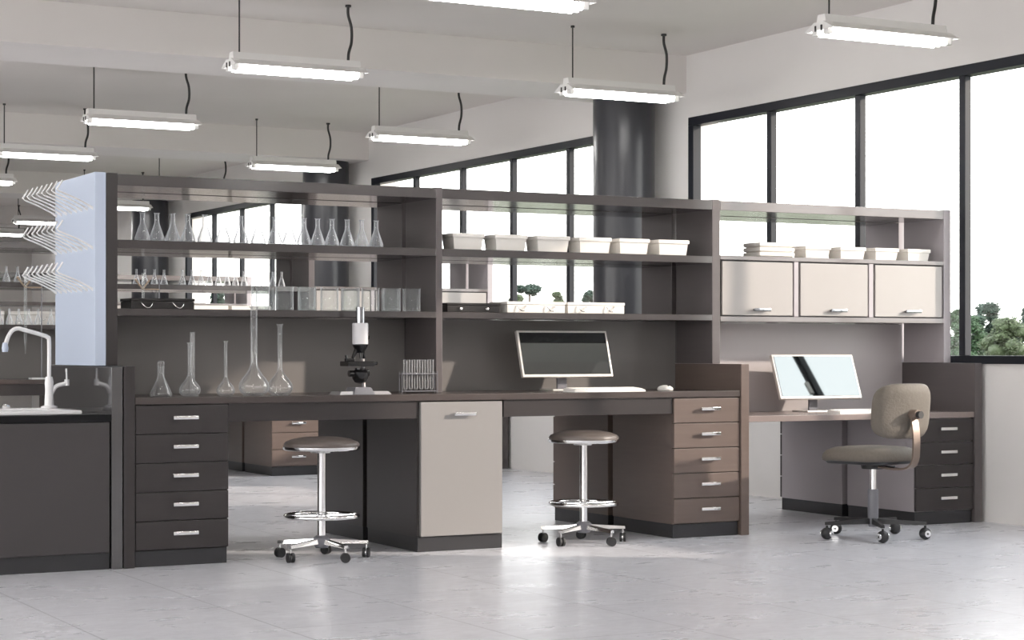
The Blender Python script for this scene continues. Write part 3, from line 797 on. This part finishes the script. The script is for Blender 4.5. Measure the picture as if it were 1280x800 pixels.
MB().tube(smooth_path([(fx_+.01, fy_, zb+.07), (fx_+.035, fy_-.005, zb+.115), (fx_+.08, fy_-.01, zb+.13), (fx_+.095, fy_-.01, zb+.135)], 5), .012, 10).cyl((fx_+.095, fy_-.01, zb+.12), (fx_+.095, fy_-.01, zb+.155), .014, 12).cyl((fx_+.095, fy_-.01, zb+.15), (fx_+.092, fy_-.01, zb+.215), .005, 8).build('lever', 'ceramic', t, 60)

# ------------------------------------------------------------------ contents of the second bench (seen through the openings)
Y2 = YF+6.73; YU2 = Y2+.30
fx2 = []
import itertools
def onY(px, py, Y):
    c, s = .8807, .47367; a = (px-640)/2426.
    r = (s+c*a, c-s*a, (439-py)/2426.); k = Y/r[1]
    return r[0]*k, 1.145+r[2]*k
for px in (-32, -18, -5, 8, 22, 35, 47, 60): fx2.append(onY(px, 350, YU2+.12)[0])
x = fx2[-1]+.09
g2 = [onY(px, 350, YU2+.12)[0] for px in (170.5, 181, 193, 205, 228, 240, 251.5, 262, 273, 284, 294.5, 305, 316, 330, 341, 352)]
while x < 4.95: fx2.append(x); x += .085
allf = [v for v in sorted(fx2+g2) if 3.15 < v < 6.9 and not (4.96 < v < 5.12)]
vis = [v for v in allf]
nf = len(vis)
for i, v in enumerate(vis):
    o = mk_smallflask(v, YU2+.12, ZM, 'clear conical flask on the middle shelf of the bench behind, %s' % ('number %d of the row' % (i+1)), 'conical flasks on the second bench')
    if v in g2: o['label'] = 'small conical flask seen past the black case and beakers, %s' % ordl(sorted(g2).index(v), len(g2))
    else: o['label'] = 'small conical flask high on the second bench by the drying board, %s' % ordl([w_ for w_ in vis if w_ not in g2].index(v), len([w_ for w_ in vis if w_ not in g2]))
lf = [onY(px, 400, YU2+.05)[0] for px in (-12, 0, 12, 24, 36, 48, 64)]
for i, v in enumerate(lf):
    mk_smallflask(v, YU2+.06, ZL, 'conical flask before white cases, lowest shelf, second bench, %s' % ordl(i, len(lf)), 'conical flasks on the lowest shelf of the second bench')
for i, (a, b) in enumerate(((3.75, 4.15), (4.19, 4.60), (5.85, 6.22), (6.26, 6.64))):
    case_box(a, b, YU2+.14, .22, ZL, .12 if i < 2 else .19, 'boxwhite', 'steel', 'white storage case on the lowest shelf of the second bench, %s' % ['far left beside the faucet', 'left of the drying board', 'behind the black case', 'seen beside the first beaker'][i])
# burette stands on the second bench
def burette(px, label):
    xr = onY(px+21, 470, Y2+.16)[0]; xb = onY(px, 440, Y2+.16)[0]; y = Y2+.16
    t = thing('burette_stand', label, 'stand', (xr, y, .9))
    MB().box(xr-.10, xr+.03, y-.06, y+.06, .9, .915, .004).build('base', 'ceramic', t)
    MB().cyl((xr, y, .915), (xr, y, 1.80), .005, 10).build('rod', 'slate', t, 40)
    MB().cyl((xr, y, 1.70), (xb, y, 1.70), .006, 8).tube([(xb-.07, y-.01, 1.79), (xb, y-.01, 1.70), (xb+.06, y-.01, 1.78)], .010, 8).build('clamp', 'brass', t, 40)
    MB().lathe([(0, 1.12), (.004, 1.12), (.006, 1.20), (.012, 1.22), (.012, 1.84), (.009, 1.84), (.009, 1.23), (0, 1.22)], (xb, y-.02, 0), 14).build('burette', 'beaker', t, 50)
burette(31, 'burette on a stand with brown clamp, left of the drying board, on the second bench')
burette(178, 'burette on a stand with brown clamp, behind the flat black case, on the second bench')

# ------------------------------------------------------------------ outdoors
g = MB().box(XW+TW, 140, -60, 150, -1.3, -1.2).build('lawn', 'grass'); struct(g)
def blob(m, c, r, seed, sq=.8):
    b = bmesh.new(); bmesh.ops.create_icosphere(b, subdivisions=2, radius=1)
    rnd = random.Random(seed); ph = [rnd.uniform(0, 9) for _ in range(6)]
    for v in b.verts:
        p = v.co.copy()
        k = 1+.13*math.sin(5*p.x+ph[0])*math.cos(6*p.y+ph[1])+.10*math.sin(11*p.z+ph[2]+4*p.x)+.09*math.sin(17*p.y+ph[3]+9*p.z)+rnd.uniform(-.09, .09)
        v.co = Vector((p.x*r*k, p.y*r*k, p.z*r*sq*k))
    m.merge(b, Matrix.Translation(c))
def out_pt(px, dist, z=0):
    c, s = .8807, .47367; a = (px-640)/2426.
    return Vector(((s+c*a)*dist, (c-s*a)*dist, z))
def tree(px, dist, ytop, wpx, label, mat='leaf', flat=False, gz=-1.2, ybot=None):
    """broadleaf crown: lobes of small leaf sprays over a dense heart, on a trunk"""
    sc = dist/2426.
    zt = 1.145+(439-ytop)*sc; W = wpx*sc; P0 = out_pt(px, dist, gz)
    t = thing('tree', label, 'tree', P0, 'trees outside the windows')
    zb = 1.145+(439-(ybot or 458))*sc
    m = MB(); rnd = random.Random(px*7+1); c0 = Vector((P0.x, P0.y, 0))
    lobes = []
    for i in range(9 if flat else 34):
        f = rnd.uniform(0, 1) if i else 1.
        r = W*rnd.uniform(.13, .23)*(1-.3*f); a = rnd.uniform(0, 2*PI)
        lim = max(0, W/2*math.sqrt(max(.05, 1-(max(0, f-.3)/.75)**2))-r) if i else 0
        rr = rnd.uniform(0, 1)**.5
        z = min(zb+(zt-zb)*f, zt-r*.75)
        lobes.append((c0+Vector((math.cos(a)*rr*lim, math.sin(a)*rr*lim, z)), r))
    for i, (c, r) in enumerate(lobes):
        blob(m, c, r*.74, i+px, .6 if flat else .85)
        for k in range(190):
            d = Vector((rnd.gauss(0, 1), rnd.gauss(0, 1), rnd.gauss(0, 1))).normalized()
            p = c+Vector((d.x*r, d.y*r, d.z*r*(.65 if flat else .9)))*rnd.uniform(.75, 1.12)
            u = Vector((rnd.gauss(0, 1), rnd.gauss(0, 1), rnd.gauss(0, 1))).normalized(); v = u.orthogonal().normalized()
            l = sc*rnd.uniform(1.0, 2.8)
            vs = [m.bm.verts.new(p+q) for q in (u*l, v*l*.6, -u*l, -v*l*.6)]
            m.bm.faces.new(vs)
    m.build('crown', mat, t, 180)
    MB().cyl(P0, c0+Vector((0, 0, (zb+zt)/2)), .025*W+.05, 10, .015*W+.03).build('trunk', 'bark', t, 60)
tree(1196, 70, 388, 40, 'slim green bush seen beside the window frame at the shelving edge', 'leaf')
tree(1236, 76, 380, 60, 'tall green tree peaking in the middle of the large window view', 'leaf2')
tree(1212, 64, 396, 56, 'bright green shrub low in the corner of the large window', 'leaf')
tree(1288, 80, 383, 62, 'green tree cut off by the edge of the photo', 'leaf2')
tree(1256, 60, 399, 80, 'broad olive shrub in front of the trees in the large window', 'leaf3')
tree(662, 120, 355, 38, 'flat-topped umbrella tree seen above the off-white cases', 'leaf2', True, ybot=366)
tree(648, 110, 369, 60, 'low olive bushes below the umbrella tree', 'leaf3')
tree(697, 115, 366, 34, 'small rounded bush between the window mullions', 'leaf3')
tree(738, 110, 364, 40, 'rounded tree beside the dark round column', 'leaf2')
tree(272, 100, 363, 44, 'dark tree seen over the black case through the far window', 'leaf2')
tree(600, 115, 373, 60, 'low bush partly hidden by the second bench cupboards', 'leaf')
tree(1130, 80, 387, 60, 'green tree behind the cream cupboards', 'leaf')
tree(900, 90, 384, 80, 'wide green tree behind the shelving of the front bench', 'leaf')
tree(1010, 90, 386, 80, 'wide green tree behind the wall cupboards', 'leaf2')

# ------------------------------------------------------------------ light
W = bpy.data.worlds.new('World'); S.world = W; W.use_nodes = True
nt = W.node_tree; bg = nt.nodes['Background']
tc = nt.nodes.new('ShaderNodeTexCoord'); sp_ = nt.nodes.new('ShaderNodeSeparateXYZ'); rp = nt.nodes.new('ShaderNodeValToRGB')
nt.links.new(tc.outputs['Generated'], sp_.inputs[0]); nt.links.new(sp_.outputs['Z'], rp.inputs[0]); nt.links.new(rp.outputs[0], bg.inputs['Color'])
rp.color_ramp.elements[0].color = (1, .97, .93, 1); rp.color_ramp.elements[0].position = 0
rp.color_ramp.elements[1].color = (.93, .96, 1, 1); rp.color_ramp.elements[1].position = .6
bg.inputs['Strength'].default_value = 5.0
sun = bpy.data.lights.new('sun', 'SUN'); sun.energy = 5; sun.angle = math.radians(1.5); sun.color = (1, .86, .74)
so = bpy.data.objects.new('sun', sun); COL.objects.link(so)
so.rotation_euler = Vector((-1, .66, -.395)).to_track_quat('-Z', 'Y').to_euler(); so.location = (20, 5, 10)

# ------------------------------------------------------------------ camera
cam = bpy.data.cameras.new('camera'); co = bpy.data.objects.new('camera', cam); COL.objects.link(co)
cam.sensor_fit = 'HORIZONTAL'; cam.sensor_width = 36; cam.lens = 36*2426/1280; cam.shift_y = 39/1280
cam.clip_end = 400
co.location = (0, 0, 1.145); co.rotation_euler = (PI/2, 0, -math.atan2(.47367, .8807))
S.camera = co
S.view_settings.view_transform = 'Standard'; S.view_settings.look = 'None'
S.view_settings.exposure = .10; S.view_settings.gamma = 1; S.view_settings.use_curve_mapping = False
S.cycles.use_denoising = True
S.cycles.max_bounces = 8; S.cycles.diffuse_bounces = 5; S.cycles.transparent_max_bounces = 40
S.cycles.sample_clamp_indirect = 6
